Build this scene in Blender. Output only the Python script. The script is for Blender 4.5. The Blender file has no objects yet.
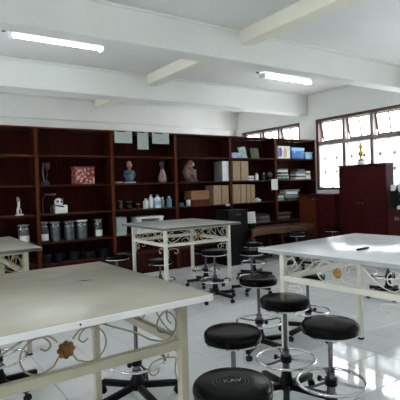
import bpy, bmesh, math, random
from mathutils import Vector, Matrix
random.seed(7)
PI = math.pi
SC = bpy.context.scene
COL = SC.collection

# ------------------------------------------------------------------ camera
cam_data = bpy.data.cameras.new('camera')
cam_data.sensor_width = 36.0
cam_data.lens = 36.0 * 452.74 / 400.0
cam_data.clip_start = 0.05
cam = bpy.data.objects.new('camera', cam_data)
COL.objects.link(cam)
CR, CU, CF = Vector((0.82756902, -0.56051673, -0.03083025)), Vector((0.04085383, 0.00536165, 0.99915075)), Vector((0.55987541, 0.82812574, -0.02733639))
cam.matrix_world = Matrix(((CR.x, CU.x, -CF.x, 0), (CR.y, CU.y, -CF.y, 0), (CR.z, CU.z, -CF.z, 1.40), (0, 0, 0, 1)))
SC.camera = cam

# ------------------------------------------------------------------ world, exposure
world = bpy.data.worlds.new('overcast_sky')
SC.world = world
world.use_nodes = True
bg = world.node_tree.nodes['Background']
bg.inputs[0].default_value = (0.95, 0.98, 1.0, 1)
bg.inputs[1].default_value = 13.0
SC.view_settings.view_transform = 'Standard'
SC.view_settings.look = 'None'
SC.view_settings.exposure = 0.22
SC.view_settings.gamma = 1.0
SC.view_settings.use_curve_mapping = False
SC.cycles.max_bounces = 10
SC.cycles.diffuse_bounces = 5
SC.cycles.transparent_max_bounces = 16
TUBE_STRENGTH = 16.0

# ------------------------------------------------------------------ materials
def mat(name, col, rough=0.5, metal=0.0, noise=0.0, nscale=8.0, bump=0.0, bscale=60.0, spec=0.5, stretch=None, col2=None, coat=0.0):
    m = bpy.data.materials.new(name); m.use_nodes = True
    nt = m.node_tree; p = nt.nodes['Principled BSDF']
    p.inputs['Base Color'].default_value = (*col, 1)
    p.inputs['Roughness'].default_value = rough
    p.inputs['Metallic'].default_value = metal
    p.inputs['Specular IOR Level'].default_value = spec
    p.inputs['Coat Weight'].default_value = coat
    tc = nt.nodes.new('ShaderNodeTexCoord')
    if noise > 0 or col2:
        mp = nt.nodes.new('ShaderNodeMapping')
        if stretch: mp.inputs['Scale'].default_value = stretch
        nt.links.new(tc.outputs['Object'], mp.inputs[0])
        n = nt.nodes.new('ShaderNodeTexNoise'); n.inputs['Scale'].default_value = nscale
        n.inputs['Detail'].default_value = 5
        nt.links.new(mp.outputs[0], n.inputs['Vector'])
        r = nt.nodes.new('ShaderNodeValToRGB')
        a = col2 if col2 else tuple(c * (1 - noise) for c in col)
        r.color_ramp.elements[0].position = 0.35; r.color_ramp.elements[0].color = (*a, 1)
        r.color_ramp.elements[1].position = 0.65; r.color_ramp.elements[1].color = (*col, 1)
        nt.links.new(n.outputs['Fac'], r.inputs[0]); nt.links.new(r.outputs[0], p.inputs['Base Color'])
    if bump > 0:
        n2 = nt.nodes.new('ShaderNodeTexNoise'); n2.inputs['Scale'].default_value = bscale
        nt.links.new(tc.outputs['Object'], n2.inputs['Vector'])
        b = nt.nodes.new('ShaderNodeBump'); b.inputs['Strength'].default_value = bump; b.inputs['Distance'].default_value = 0.01
        nt.links.new(n2.outputs['Fac'], b.inputs['Height']); nt.links.new(b.outputs[0], p.inputs['Normal'])
    return m

M = {}
M['plaster'] = mat('plaster', (0.74, 0.75, 0.725), 0.75, noise=0.05, nscale=1.5, bump=0.05, bscale=25)
M['ceiling'] = mat('ceiling_paint', (0.74, 0.75, 0.735), 0.7, noise=0.04, nscale=1.2)
M['cream_paint'] = mat('cream_paint', (0.76, 0.75, 0.64), 0.7, noise=0.05, nscale=2)
M['tile'] = mat('glazed_tile', (0.80, 0.82, 0.83), 0.05, spec=0.95, noise=0.05, nscale=6, bump=0.015, bscale=5)
M['grout'] = mat('grout', (0.10, 0.095, 0.09), 0.9)
M['wood'] = mat('mahogany', (0.040, 0.0085, 0.0045), 0.45, spec=0.08, noise=0.45, nscale=4, stretch=(6, 6, 0.6))
M['wood_edge'] = mat('mahogany_edge', (0.105, 0.026, 0.010), 0.45, spec=0.08, noise=0.4, nscale=6, stretch=(6, 6, 0.8))
M['wood_back'] = mat('mahogany_back', (0.040, 0.0068, 0.0038), 0.5, spec=0.05, noise=0.4, nscale=5, stretch=(5, 5, 0.5))
M['window_wood'] = mat('window_wood', (0.075, 0.028, 0.018), 0.5, noise=0.3, nscale=8)
M['window_post'] = mat('window_post_paint', (0.24, 0.20, 0.185), 0.5, noise=0.2, nscale=8)
M['plank'] = mat('worn_plank', (0.17, 0.08, 0.042), 0.6, noise=0.7, nscale=9, stretch=(1, 8, 8))
M['bench_top'] = mat('bench_top', (0.07, 0.02, 0.014), 0.4, noise=0.3)
M['frame_paint'] = mat('cream_metal_paint', (0.43, 0.40, 0.30), 0.45, noise=0.12, nscale=7)
M['frame_lit'] = mat('lit_cream_metal_paint', (0.70, 0.685, 0.60), 0.42, noise=0.08, nscale=7)  # lighter copy of the cream frame paint, daylight put into the colour
M['dark_rod'] = mat('dark_cream_rod', (0.30, 0.27, 0.19), 0.5, noise=0.2, nscale=20)  # darker cream than the frame tubes, for scrolls and brackets
M['gold'] = mat('gold_paint', (0.50, 0.25, 0.05), 0.4, metal=0.5, noise=0.3, nscale=40)
M['bronze'] = mat('bronze_paint', (0.19, 0.08, 0.014), 0.5, metal=0.2, noise=0.4, nscale=40)
M['vinyl'] = mat('black_vinyl', (0.0022, 0.0022, 0.0024), 0.14, spec=0.09, bump=0.04, bscale=120)
M['black_plastic'] = mat('black_plastic', (0.006, 0.006, 0.0065), 0.4, spec=0.15)
M['chrome'] = mat('chrome', (0.72, 0.73, 0.74), 0.12, metal=1.0)
M['dark_chrome'] = mat('dark_chrome', (0.16, 0.16, 0.165), 0.25, metal=1.0)
M['white_metal'] = mat('white_enamel', (0.80, 0.81, 0.81), 0.35)
M['grey_letters'] = mat('grey_letters', (0.16, 0.16, 0.16), 0.6)
M['wood_board'] = mat('mahogany_board', (0.078, 0.020, 0.009), 0.45, spec=0.08, noise=0.4, nscale=6, stretch=(0.8, 6, 6))
M['paper'] = mat('paper', (0.72, 0.74, 0.72), 0.8, noise=0.06)
M['paper_green'] = mat('pale_green_paper', (0.40, 0.47, 0.44), 0.8, noise=0.12, nscale=20)
M['grey_print'] = mat('grey_print', (0.05, 0.05, 0.05), 0.6)
M['white_print'] = mat('white_print', (0.50, 0.48, 0.45), 0.6)
M['kraft'] = mat('kraft_card', (0.40, 0.28, 0.17), 0.75, noise=0.15, nscale=12)
M['kraft_dark'] = mat('dark_kraft_card', (0.10, 0.06, 0.035), 0.8)  # dark brown for the box file seams and finger rings
M['orange_wood'] = mat('orange_wood', (0.36, 0.15, 0.055), 0.5, noise=0.35, nscale=6, stretch=(1, 6, 9))
M['glassy'] = None
M['teal'] = mat('teal_plastic', (0.02, 0.13, 0.18), 0.4, noise=0.3, nscale=30)
M['skin'] = mat('skin_plastic', (0.52, 0.30, 0.20), 0.5, noise=0.15, nscale=20)
M['pinkish'] = mat('pink_plaster', (0.30, 0.165, 0.16), 0.5, noise=0.3, nscale=25)
M['red_organ'] = mat('red_organ', (0.22, 0.022, 0.04), 0.4, noise=0.4, nscale=40)
M['blue'] = mat('blue_plastic', (0.015, 0.02, 0.11), 0.4)
M['blue_mid'] = mat('blue_tub', (0.03, 0.17, 0.50), 0.35)
M['blue_light'] = mat('light_blue_lid', (0.22, 0.50, 0.72), 0.4)
M['blue_pale'] = mat('pale_blue_lid', (0.35, 0.52, 0.55), 0.4)
M['navy_tub'] = mat('navy_tub', (0.005, 0.012, 0.02), 0.35, spec=0.2)
M['white_plastic'] = mat('white_plastic', (0.72, 0.75, 0.76), 0.4)
M['bottle_blue'] = mat('bottle_blue', (0.10, 0.28, 0.42), 0.35)
M['dark_grey'] = mat('dark_grey', (0.04, 0.042, 0.045), 0.5)
M['mid_grey'] = mat('mid_grey', (0.20, 0.21, 0.21), 0.55)
M['fur'] = mat('brown_fur', (0.28, 0.095, 0.04), 0.85, noise=0.4, nscale=50)
M['grey_pink'] = mat('greyish_pink_skin', (0.27, 0.17, 0.14), 0.6, noise=0.45, nscale=45)
M['greenish'] = mat('book_green', (0.10, 0.15, 0.04), 0.6, noise=0.5, nscale=30, col2=(0.02, 0.02, 0.015))
M['book_blue'] = mat('book_blue', (0.13, 0.22, 0.48), 0.5, noise=0.6, nscale=22, col2=(0.50, 0.58, 0.68))
M['book_mixed'] = mat('book_cover', (0.50, 0.58, 0.52), 0.5, nscale=18, col2=(0.10, 0.32, 0.28))
M['purple'] = mat('purple_print', (0.12, 0.08, 0.40), 0.6)
M['peach'] = mat('peach_print', (0.62, 0.36, 0.22), 0.6)
M['dark_red'] = mat('dark_red_lacquer', (0.045, 0.0065, 0.007), 0.4, spec=0.12, noise=0.2, nscale=6)
M['red_box'] = mat('red_brown_lacquer', (0.06, 0.011, 0.007), 0.4, spec=0.15, noise=0.3, nscale=8)
M['iron'] = mat('grille_iron', (0.35, 0.35, 0.35), 0.6)
M['trophy'] = mat('trophy_gold', (0.62, 0.42, 0.10), 0.25, metal=1.0)
M['moss'] = mat('green_paper', (0.16, 0.30, 0.24), 0.7)
M['rose'] = mat('rose_cap', (0.42, 0.20, 0.18), 0.5)

def glass_mat(name, tint=(1, 1, 1), refl=0.08):
    m = bpy.data.materials.new(name); m.use_nodes = True
    nt = m.node_tree; nt.nodes.clear()
    o = nt.nodes.new('ShaderNodeOutputMaterial'); mix = nt.nodes.new('ShaderNodeMixShader')
    t = nt.nodes.new('ShaderNodeBsdfTransparent'); g = nt.nodes.new('ShaderNodeBsdfGlossy')
    t.inputs[0].default_value = (*tint, 1); g.inputs['Roughness'].default_value = 0.03
    mix.inputs[0].default_value = refl
    nt.links.new(t.outputs[0], mix.inputs[1]); nt.links.new(g.outputs[0], mix.inputs[2]); nt.links.new(mix.outputs[0], o.inputs[0])
    return m
M['glass'] = glass_mat('window_glass', (0.97, 0.98, 0.98), 0.06)
M['jar_glass'] = glass_mat('jar_glass', (0.62, 0.68, 0.70), 0.10)
M['dark_glass'] = glass_mat('dark_jar_glass', (0.35, 0.34, 0.33), 0.06)

def jar_fill():
    m = mat('cloudy_specimen_fluid', (0.13, 0.155, 0.165), 0.4, noise=0.35, nscale=14)
    return m
M['fluid'] = jar_fill()

m = bpy.data.materials.new('sheer_curtain'); m.use_nodes = True
nt = m.node_tree; nt.nodes.clear()
o_ = nt.nodes.new('ShaderNodeOutputMaterial'); a_ = nt.nodes.new('ShaderNodeMixShader'); b_ = nt.nodes.new('ShaderNodeMixShader')
tr = nt.nodes.new('ShaderNodeBsdfTransparent'); tl = nt.nodes.new('ShaderNodeBsdfTranslucent'); df = nt.nodes.new('ShaderNodeBsdfDiffuse')
tl.inputs[0].default_value = (0.34, 0.35, 0.355, 1); df.inputs[0].default_value = (0.6, 0.62, 0.62, 1)
a_.inputs[0].default_value = 0.30; b_.inputs[0].default_value = 0.955
nt.links.new(tl.outputs[0], a_.inputs[1]); nt.links.new(df.outputs[0], a_.inputs[2])
nt.links.new(tr.outputs[0], b_.inputs[1]); nt.links.new(a_.outputs[0], b_.inputs[2]); nt.links.new(b_.outputs[0], o_.inputs[0])
M['curtain'] = m

m = bpy.data.materials.new('fluorescent_glow'); m.use_nodes = True
p = m.node_tree.nodes['Principled BSDF']
p.inputs['Base Color'].default_value = (0.9, 0.95, 1, 1)
p.inputs['Emission Color'].default_value = (0.88, 0.97, 1.0, 1); p.inputs['Emission Strength'].default_value = TUBE_STRENGTH
M['tube'] = m

def table_laminate(name, col, seed, r0=.12, r1=.34):
    """worn laminate: faint mottling, fine scratches, a few scuffs"""
    m = mat(name, col, 0.20, noise=0.10, nscale=5, bump=0.01, bscale=30)
    nt = m.node_tree; p = nt.nodes['Principled BSDF']
    ramp = [n for n in nt.nodes if n.type == 'VALTORGB'][0]
    tc = [n for n in nt.nodes if n.type == 'TEX_COORD'][0]
    mp = nt.nodes.new('ShaderNodeMapping'); mp.inputs['Scale'].default_value = (3.0, 9.0, 3.0)
    mp.inputs['Rotation'].default_value = (0, 0, 0.5 + seed); mp.inputs['Location'].default_value = (seed, seed * 2, 0)
    nt.links.new(tc.outputs['Object'], mp.inputs[0])
    n = nt.nodes.new('ShaderNodeTexNoise'); n.inputs['Scale'].default_value = 2.2; n.inputs['Detail'].default_value = 9; n.inputs['Roughness'].default_value = 0.7
    nt.links.new(mp.outputs[0], n.inputs['Vector'])
    r2 = nt.nodes.new('ShaderNodeValToRGB')
    r2.color_ramp.elements[0].position = 0.68; r2.color_ramp.elements[0].color = (0, 0, 0, 1)
    r2.color_ramp.elements[1].position = 0.78; r2.color_ramp.elements[1].color = (0.55, 0.55, 0.55, 1)
    nt.links.new(n.outputs['Fac'], r2.inputs[0])
    mx = nt.nodes.new('ShaderNodeMixRGB'); mx.inputs[2].default_value = (0.16, 0.13, 0.10, 1)
    nt.links.new(r2.outputs[0], mx.inputs[0]); nt.links.new(ramp.outputs[0], mx.inputs[1])
    nt.links.new(mx.outputs[0], p.inputs['Base Color'])
    rr = nt.nodes.new('ShaderNodeMapRange'); rr.inputs['To Min'].default_value = r0; rr.inputs['To Max'].default_value = r1
    nt.links.new(n.outputs['Fac'], rr.inputs[0]); nt.links.new(rr.outputs[0], p.inputs['Roughness'])
    return m
M['laminate_cream'] = table_laminate('cream_laminate', (0.47, 0.45, 0.37), 0.3)
M['laminate_lit'] = table_laminate('window_lit_laminate', (0.80, 0.83, 0.85), 1.7, .11, .26)  # pale laminate, whitened and blued further to carry the window reflection
M['laminate_grey'] = table_laminate('grey_laminate', (0.54, 0.54, 0.51), 2.9)
M['lip_grey'] = mat('grey_edge_strip', (0.34, 0.36, 0.36), 0.35, noise=0.1)
M['lip_dark'] = mat('dark_edge_strip', (0.12, 0.12, 0.115), 0.4, noise=0.2)
M['lip'] = mat('white_edge_strip', (0.80, 0.81, 0.80), 0.35, noise=0.06)

def pattern_mat():
    m = mat('red_patterned_print', (0.45, 0.10, 0.09), 0.6)
    nt = m.node_tree; p = nt.nodes['Principled BSDF']; tc = [n for n in nt.nodes if n.type == 'TEX_COORD'][0]
    v = nt.nodes.new('ShaderNodeTexVoronoi'); v.inputs['Scale'].default_value = 22
    nt.links.new(tc.outputs['Object'], v.inputs['Vector'])
    r = nt.nodes.new('ShaderNodeValToRGB')
    r.color_ramp.elements[0].color = (0.62, 0.42, 0.40, 1); r.color_ramp.elements[1].color = (0.17, 0.015, 0.015, 1)
    r.color_ramp.elements[0].position = 0.25; r.color_ramp.elements[1].position = 0.6
    e = r.color_ramp.elements.new(0.42); e.color = (0.40, 0.13, 0.11, 1)
    nt.links.new(v.outputs['Distance'], r.inputs[0]); nt.links.new(r.outputs[0], p.inputs['Base Color'])
    return m
M['pattern'] = pattern_mat()

# ------------------------------------------------------------------ geometry helpers
class MB:
    def __init__(self): self.bm = bmesh.new()
    def _add(self, verts, mtx):
        if mtx is not None: bmesh.ops.transform(self.bm, matrix=mtx, verts=verts)
    def box(self, x0, x1, y0, y1, z0, z1, bev=0.0, mtx=None, seg=1):
        r = bmesh.ops.create_cube(self.bm, size=1.0); vs = r['verts']
        for v in vs:
            v.co = Vector((x0 + (v.co.x + .5) * (x1 - x0), y0 + (v.co.y + .5) * (y1 - y0), z0 + (v.co.z + .5) * (z1 - z0)))
        if bev > 0:
            es = list({e for v in vs for e in v.link_edges})
            rb = bmesh.ops.bevel(self.bm, geom=es, offset=bev, segments=seg, profile=0.5, affect='EDGES')
            vs = list({v for f in rb['faces'] for v in f.verts} | {v for v in vs if v.is_valid})
        self._add(vs, mtx); return self
    def lathe(self, prof, n=24, mtx=None, cap=True, flute=None):
        rings = []
        for (r, z) in prof:
            if r < 1e-6: rings.append([self.bm.verts.new((0, 0, z))])
            else:
                rings.append([self.bm.verts.new((r * (flute(i / n * 2 * PI) if flute else 1) * math.cos(2 * PI * i / n), r * (flute(i / n * 2 * PI) if flute else 1) * math.sin(2 * PI * i / n), z)) for i in range(n)])
        for a, b in zip(rings, rings[1:]):
            for i in range(n):
                j = (i + 1) % n
                if len(a) == 1 and len(b) == 1: continue
                if len(a) == 1: self.bm.faces.new((a[0], b[j], b[i]))
                elif len(b) == 1: self.bm.faces.new((a[i], a[j], b[0]))
                else: self.bm.faces.new((a[i], a[j], b[j], b[i]))
        if cap:
            if len(rings[0]) > 2: self.bm.faces.new(list(reversed(rings[0])))
            if len(rings[-1]) > 2: self.bm.faces.new(rings[-1])
        self._add([v for r in rings for v in r], mtx); return self
    def tube(self, pts, r, n=8, closed=False, mtx=None, taper=None):
        pts = [Vector(p) for p in pts]; rings = []; N = len(pts); ref = None
        for i, p in enumerate(pts):
            if closed: t = pts[(i + 1) % N] - pts[i - 1]
            else: t = pts[min(i + 1, N - 1)] - pts[max(i - 1, 0)]
            t.normalize()
            if ref is None: ref = Vector((0, 0, 1)) if abs(t.z) < 0.9 else Vector((1, 0, 0))
            a = (ref - t * ref.dot(t)).normalized(); b = t.cross(a); ref = a
            rr = r if taper is None else r + (taper - r) * i / (N - 1)
            rings.append([self.bm.verts.new(p + a * rr * math.cos(2 * PI * k / n) + b * rr * math.sin(2 * PI * k / n)) for k in range(n)])
        pr = list(zip(rings, rings[1:])) + ([(rings[-1], rings[0])] if closed else [])
        for A, B in pr:
            for k in range(n):
                j = (k + 1) % n; self.bm.faces.new((A[k], A[j], B[j], B[k]))
        if not closed:
            self.bm.faces.new(list(reversed(rings[0]))); self.bm.faces.new(rings[-1])
        self._add([v for q in rings for v in q], mtx); return self
    def ball(self, c, r, u=14, v=9, sc=(1, 1, 1)):
        q = bmesh.ops.create_uvsphere(self.bm, u_segments=u, v_segments=v, radius=r)
        for w in q['verts']: w.co = Vector((w.co.x * sc[0] + c[0], w.co.y * sc[1] + c[1], w.co.z * sc[2] + c[2]))
        return self
    def prism(self, outline, y0, y1, mtx=None):
        a = [self.bm.verts.new((x, y0, z)) for x, z in outline]; b = [self.bm.verts.new((x, y1, z)) for x, z in outline]
        n = len(a)
        self.bm.faces.new(a); self.bm.faces.new(list(reversed(b)))
        for i in range(n):
            j = (i + 1) % n; self.bm.faces.new((a[j], a[i], b[i], b[j]))
        self._add(a + b, mtx); return self
    def mesh(self, name, smooth=False):
        bmesh.ops.recalc_face_normals(self.bm, faces=self.bm.faces)
        me = bpy.data.meshes.new(name); self.bm.to_mesh(me); self.bm.free()
        if smooth:
            for p in me.polygons: p.use_smooth = True
            me.set_sharp_from_angle(angle=math.radians(42))
        return me
    def build(self, name, material, parent=None, smooth=False, loc=None):
        me = self.mesh(name, smooth); me.materials.append(M[material])
        return link(name, me, parent, loc)

def link(name, me, parent=None, loc=None, rot=None):
    o = bpy.data.objects.new(name, me); COL.objects.link(o)
    if parent: o.parent = parent
    if loc: o.location = loc
    if rot: o.rotation_euler = rot
    return o
def tag(o, label, cat, group=None):
    o['label'] = label; o['category'] = cat
    if group: o['group'] = group
    return o
def thing(name, label, cat, loc=(0, 0, 0), rz=0.0, group=None):
    o = bpy.data.objects.new(name, None); COL.objects.link(o); o.empty_display_size = 0.1
    o.location = loc; o.rotation_euler = (0, 0, rz)
    return tag(o, label, cat, group)
def struct(o): o['kind'] = 'structure'; return o
def sroot(name, loc=(0, 0, 0)):
    o = bpy.data.objects.new(name, None); COL.objects.link(o); o.location = loc; return struct(o)
def copy_tree(o, parent=None):
    c = o.copy(); COL.objects.link(c)
    if parent: c.parent = parent
    for ch in list(o.children): copy_tree(ch, c)
    return c
def T(x, y, z): return Matrix.Translation((x, y, z))
def RX(a): return Matrix.Rotation(a, 4, 'X')
def RY(a): return Matrix.Rotation(a, 4, 'Y')
def RZ(a): return Matrix.Rotation(a, 4, 'Z')

# ------------------------------------------------------------------ room
CZ = 3.346                       # ceiling height
XL, XR, YF, YB = -2.6, 7.606, -1.9, 9.45
WT = 0.16                        # wall thickness
def wall_y(name, x, side, openings):     # wall running along Y at x, openings = [(y0,y1,z0,z1)]
    b = MB(); x0, x1 = (x, x + WT) if side > 0 else (x - WT, x)
    ys = YF - WT
    for (a, c, z0, z1) in sorted(openings):
        b.box(x0, x1, ys, a, 0, CZ); b.box(x0, x1, a, c, 0, z0); b.box(x0, x1, a, c, z1, CZ); ys = c
    b.box(x0, x1, ys, YB + WT, 0, CZ)
    return struct(b.build(name, 'plaster'))
def wall_x(name, y, side, openings):
    b = MB(); y0, y1 = (y, y + WT) if side > 0 else (y - WT, y)
    xs = XL
    for (a, c, z0, z1) in sorted(openings):
        b.box(xs, a, y0, y1, 0, CZ); b.box(a, c, y0, y1, 0, z0); b.box(a, c, y0, y1, z1, CZ); xs = c
    b.box(xs, XR, y0, y1, 0, CZ)
    return struct(b.build(name, 'plaster'))
W1 = (3.99, 6.71, 1.27, 2.79); W2 = (7.17, 9.22, 1.27, 2.79); W3_ADDED = (0.4, 3.12, 1.27, 2.79)  # the third opening is out of view, added to let light in
wall_y('wall_right', XR, 1, [W1, W2, W3_ADDED])
L1 = (-0.6, 2.2, 1.1, 2.79); L2 = (4.9, 6.4, 1.1, 2.79)
L3_ADDED = (7.35, 9.2, 1.1, 2.79)  # unseen opening, added to brighten the back wall
wall_y('wall_left', XL, -1, [L1, L2, L3_ADDED])
wall_x('wall_front', YF, -1, [])
wall_x('wall_back', YB, 1, [])
struct(MB().box(XL - WT, XR + WT, YF - WT, YB + WT, CZ, CZ + 0.15).build('ceiling', 'ceiling'))

# floor: grout bed with single tiles on it
floor = struct(MB().box(XL - WT, XR + WT, YF - WT, YB + WT, -0.15, -0.012).build('floor', 'grout'))
TP = 0.385; TX0, TY0 = 0.92, 3.40
tm = MB().box(-TP / 2 + .003, TP / 2 - .003, -TP / 2 + .003, TP / 2 - .003, -0.0118, 0.0, bev=0.0018).mesh('floor_tile')
tm.materials.append(M['tile'])
cells = []
for i in range(-12, 22):
    for j in range(-16, 18):
        x0, y0 = TX0 + i * TP, TY0 + j * TP
        if x0 < XL - 0.3 or x0 + TP > XR + 0.3 or y0 < YF - 0.3 or y0 + TP > YB + 0.3: continue
        cx, cy = x0 + TP / 2, y0 + TP / 2
        v = Vector((cx, cy, -1.4)); d = v.dot(CF)
        inview = d > 1.2 and abs(v.dot(CR)) < d * 0.48 + 0.25 and v.dot(CU) > -d * 0.46 - 0.3 and cy < 6.8
        cells.append((0 if inview else 1, math.hypot(cx, cy), cx, cy))
cells.sort()
rest = MB()
for k, (nv, dd, cx, cy) in enumerate(cells):
    if nv == 0 and k < 300: link('floor_tile', tm, floor, (cx, cy, 0))
    else: rest.box(cx - TP / 2 + .003, cx + TP / 2 - .003, cy - TP / 2 + .003, cy + TP / 2 - .003, -0.0118, 0.0)
o = rest.build('distant_floor_tiles', 'tile', floor); o['kind'] = 'stuff'

# beams
YBM, YCM = 4.42, 6.915
struct(MB().box(XL, XR, YBM, YBM + 0.25, 2.965, CZ, 0.008).build('trim_1', 'plaster'))
struct(MB().box(XL, XR, YCM, YCM + 0.28, 2.93, CZ, 0.008).build('trim_2', 'plaster'))
struct(MB().box(XL, XR, 9.35, YB, 2.89, CZ, 0.008).build('trim_3', 'plaster'))
struct(MB().box(3.65, 3.85, YF, YBM, 3.175, CZ, 0.006).build('trim_4', 'cream_paint'))
struct(MB().box(3.65, 3.85, YBM + 0.25, YCM, 3.175, CZ, 0.006).build('trim_5', 'cream_paint'))
struct(MB().box(3.65, 3.85, YCM + 0.28, 9.35, 3.175, CZ, 0.006).build('trim_6', 'cream_paint'))
for k, (y, s) in enumerate(((YBM, -1), (YBM + .25, 1), (YCM, -1), (YCM + .28, 1), (9.35, -1))):
    b = MB(); y0, y1 = (y - .035, y) if s < 0 else (y, y + .035)
    for (a, c) in ((XL, 3.65), (3.85, XR)): b.box(a, c, y0, y1, CZ - .03, CZ, 0.006)
    struct(b.build('trim_%d' % (7 + k), 'plaster'))
b = MB()
for (a, c) in ((YF, YBM), (YBM + .25, YCM), (YCM + .28, 9.35)): b.box(XR - .035, XR, a, c, CZ - .03, CZ, 0.006)
struct(b.build('trim_12', 'plaster'))

# windows (local x along the wall, y outwards, z up)
def window(name, origin, rz, width, z0, z1, bays, detail=True, curtain=None):
    w = sroot(name, origin); w.rotation_euler = (0, 0, rz)
    fw = 0.06; b = MB()
    b.box(0, fw, -0.02, 0.12, z0, z1, .004); b.box(width - fw, width, -0.02, 0.12, z0, z1, .004)
    b.box(fw, width - fw, -0.02, 0.12, z1 - fw, z1, .004); b.box(fw, width - fw, -0.03, 0.12, z0, z0 + .05, .004)
    b.build('frame', 'window_wood', w)
    tz = 2.225 if z1 - z0 > 1.2 else (z0 + z1) / 2
    MB().box(fw, width - fw, -0.01, 0.11, tz, tz + .075, .004).build('transom', 'window_post', w)
    bw = (width - 2 * fw) / bays
    for k in range(1, bays):
        MB().box(fw + k * bw - .035, fw + k * bw + .035, -0.012, 0.115, z0 + .05, z1 - fw, .004).build('post', 'window_post', w)
    for k in range(bays):
        a = fw + k * bw + (.035 if k else .0); c = fw + (k + 1) * bw - (.035 if k < bays - 1 else 0); mid = (a + c) / 2
        # upper hopper sash, hinged at the top and pushed out at the bottom
        sz0, sz1 = tz + .08, z1 - fw - .005; h = sz1 - sz0
        mt = T(0, 0.06, sz1) @ RX(math.radians(11)) @ T(0, 0, -sz1)
        s = MB(); st = .028
        s.box(a + .006, a + .006 + st, -.015, .015, sz0, sz1, 0, mt); s.box(c - .006 - st, c - .006, -.015, .015, sz0, sz1, 0, mt)
        s.box(a + .006 + st, c - .006 - st, -.015, .015, sz1 - st, sz1, 0, mt); s.box(a + .006 + st, c - .006 - st, -.015, .015, sz0, sz0 + st, 0, mt)
        s.box(mid - .011, mid + .011, -.013, .013, sz0 + st, sz1 - st, 0, mt)
        so = s.build('sash', 'window_wood', w)
        for (p0, p1) in ((a + .006 + st, mid - .011), (mid + .011, c - .006 - st)):
            MB().box(p0, p1, -.002, .002, sz0 + st, sz1 - st, 0, mt).build('pane', 'glass', so)
        if detail:
            g = MB()
            for (p0, p1) in ((a, mid), (mid, c)):
                q = (p0 + p1) / 2
                g.ball((q, .0, (sz0 + sz1) / 2), .02, 8, 5, (1, .5, 1))
                g.box(q - .003, q + .003, -.003, .003, sz0 - .005, sz1 + .005)
            g.build('flower_grille', 'iron', w)
        # lower fixed lights
        lz0, lz1 = z0 + .05, tz
        MB().box(mid - .012, mid + .012, .03, .07, lz0, lz1).build('mullion', 'window_wood', w)
        for (p0, p1) in ((a, mid - .015), (mid + .015, c)):
            MB().box(p0, p1, .048, .052, lz0, lz1).build('pane', 'glass', w)
        if detail:
            g = MB()
            for (p0, p1) in ((a, mid), (mid, c)):
                q = (p0 + p1) / 2
                for u in (-.09, 0, .09): g.box(q + u - .004, q + u + .004, -.004, .004, lz0, lz1)
                for zz in (.36, .68):
                    zc = lz0 + (lz1 - lz0) * zz
                    for t in range(5): g.ball((q + .024 * math.cos(t * 1.2566), 0, zc + .024 * math.sin(t * 1.2566)), .017, 7, 5, (1, .5, 1))
            g.build('flower_grille', 'iron', w)
    return w, fw, bw, tz
def on_right(n, W, bays): return window('window_%d' % n, (XR + .03, W[0], 0), PI / 2, W[1] - W[0], W[2], W[3], bays)
# on the right wall local x = world Y and local y = world -X : mirror by building it turned the other way
def window_right(n, W, bays): return window('window_%d' % n, (XR + .03, W[1], 0), -PI / 2, W[1] - W[0], W[2], W[3], bays)
w1, fwid, bwid, tz = window_right(1, W1, 4)
window_right(2, W2, 3)
window_right(3, W3_ADDED, 4)  # unseen window, added for its daylight
window('window_4', (XL - .03, L1[0], 0), PI / 2, L1[1] - L1[0], L1[2], L1[3], 4, False)
window('window_5', (XL - .03, L2[0], 0), PI / 2, L2[1] - L2[0], L2[2], L2[3], 2, False)
window('window_6', (XL - .03, L3_ADDED[0], 0), PI / 2, L3_ADDED[1] - L3_ADDED[0], L3_ADDED[2], L3_ADDED[3], 3, False)  # added out of view to bring daylight into the back bay

def curtain(y0, y1, z0, z1, label, group='sheer curtains over the lower window lights'):
    b = MB(); n = 48; rows = 6; x = XR + .052; g = []
    for r in range(rows + 1):
        z = z1 + (z0 - z1) * r / rows; row = []
        for i in range(n + 1):
            y = y0 + (y1 - y0) * i / n
            fold = .007 * math.sin(i / n * 2 * PI * 8 + .6 * math.sin(r * .7)) * (0.6 + .4 * r / rows)
            row.append(b.bm.verts.new((x - .012 + fold, y, z)))
        g.append(row)
    for r in range(rows):
        for i in range(n): b.bm.faces.new((g[r][i], g[r][i + 1], g[r + 1][i + 1], g[r + 1][i]))
    t = thing('curtain', label, 'curtain', (0, 0, 0), 0, group)
    b.build('cloth', 'curtain', t, True)
    MB().tube([(x - .012, y0 - .004, z1 - .004), (x - .012, y1 + .004, z1 - .004)], .005, 8).build('curtain_wire', 'mid_grey', t, True)
    return t
CL = ['white sheer curtain in the window bay next to the tall bookshelves', 'white sheer curtain in the second window bay, left of the trophy',
      'white sheer curtain in the third window bay, behind the trophy', 'white sheer curtain in the nearest window bay, cut by the photo edge']
for k in range(4):
    ya = W1[1] - fwid - k * bwid; curtain(ya - bwid + (.04 if k < 3 else .008), ya - (.04 if k else .008), 1.335, tz - .004, CL[k])

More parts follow.
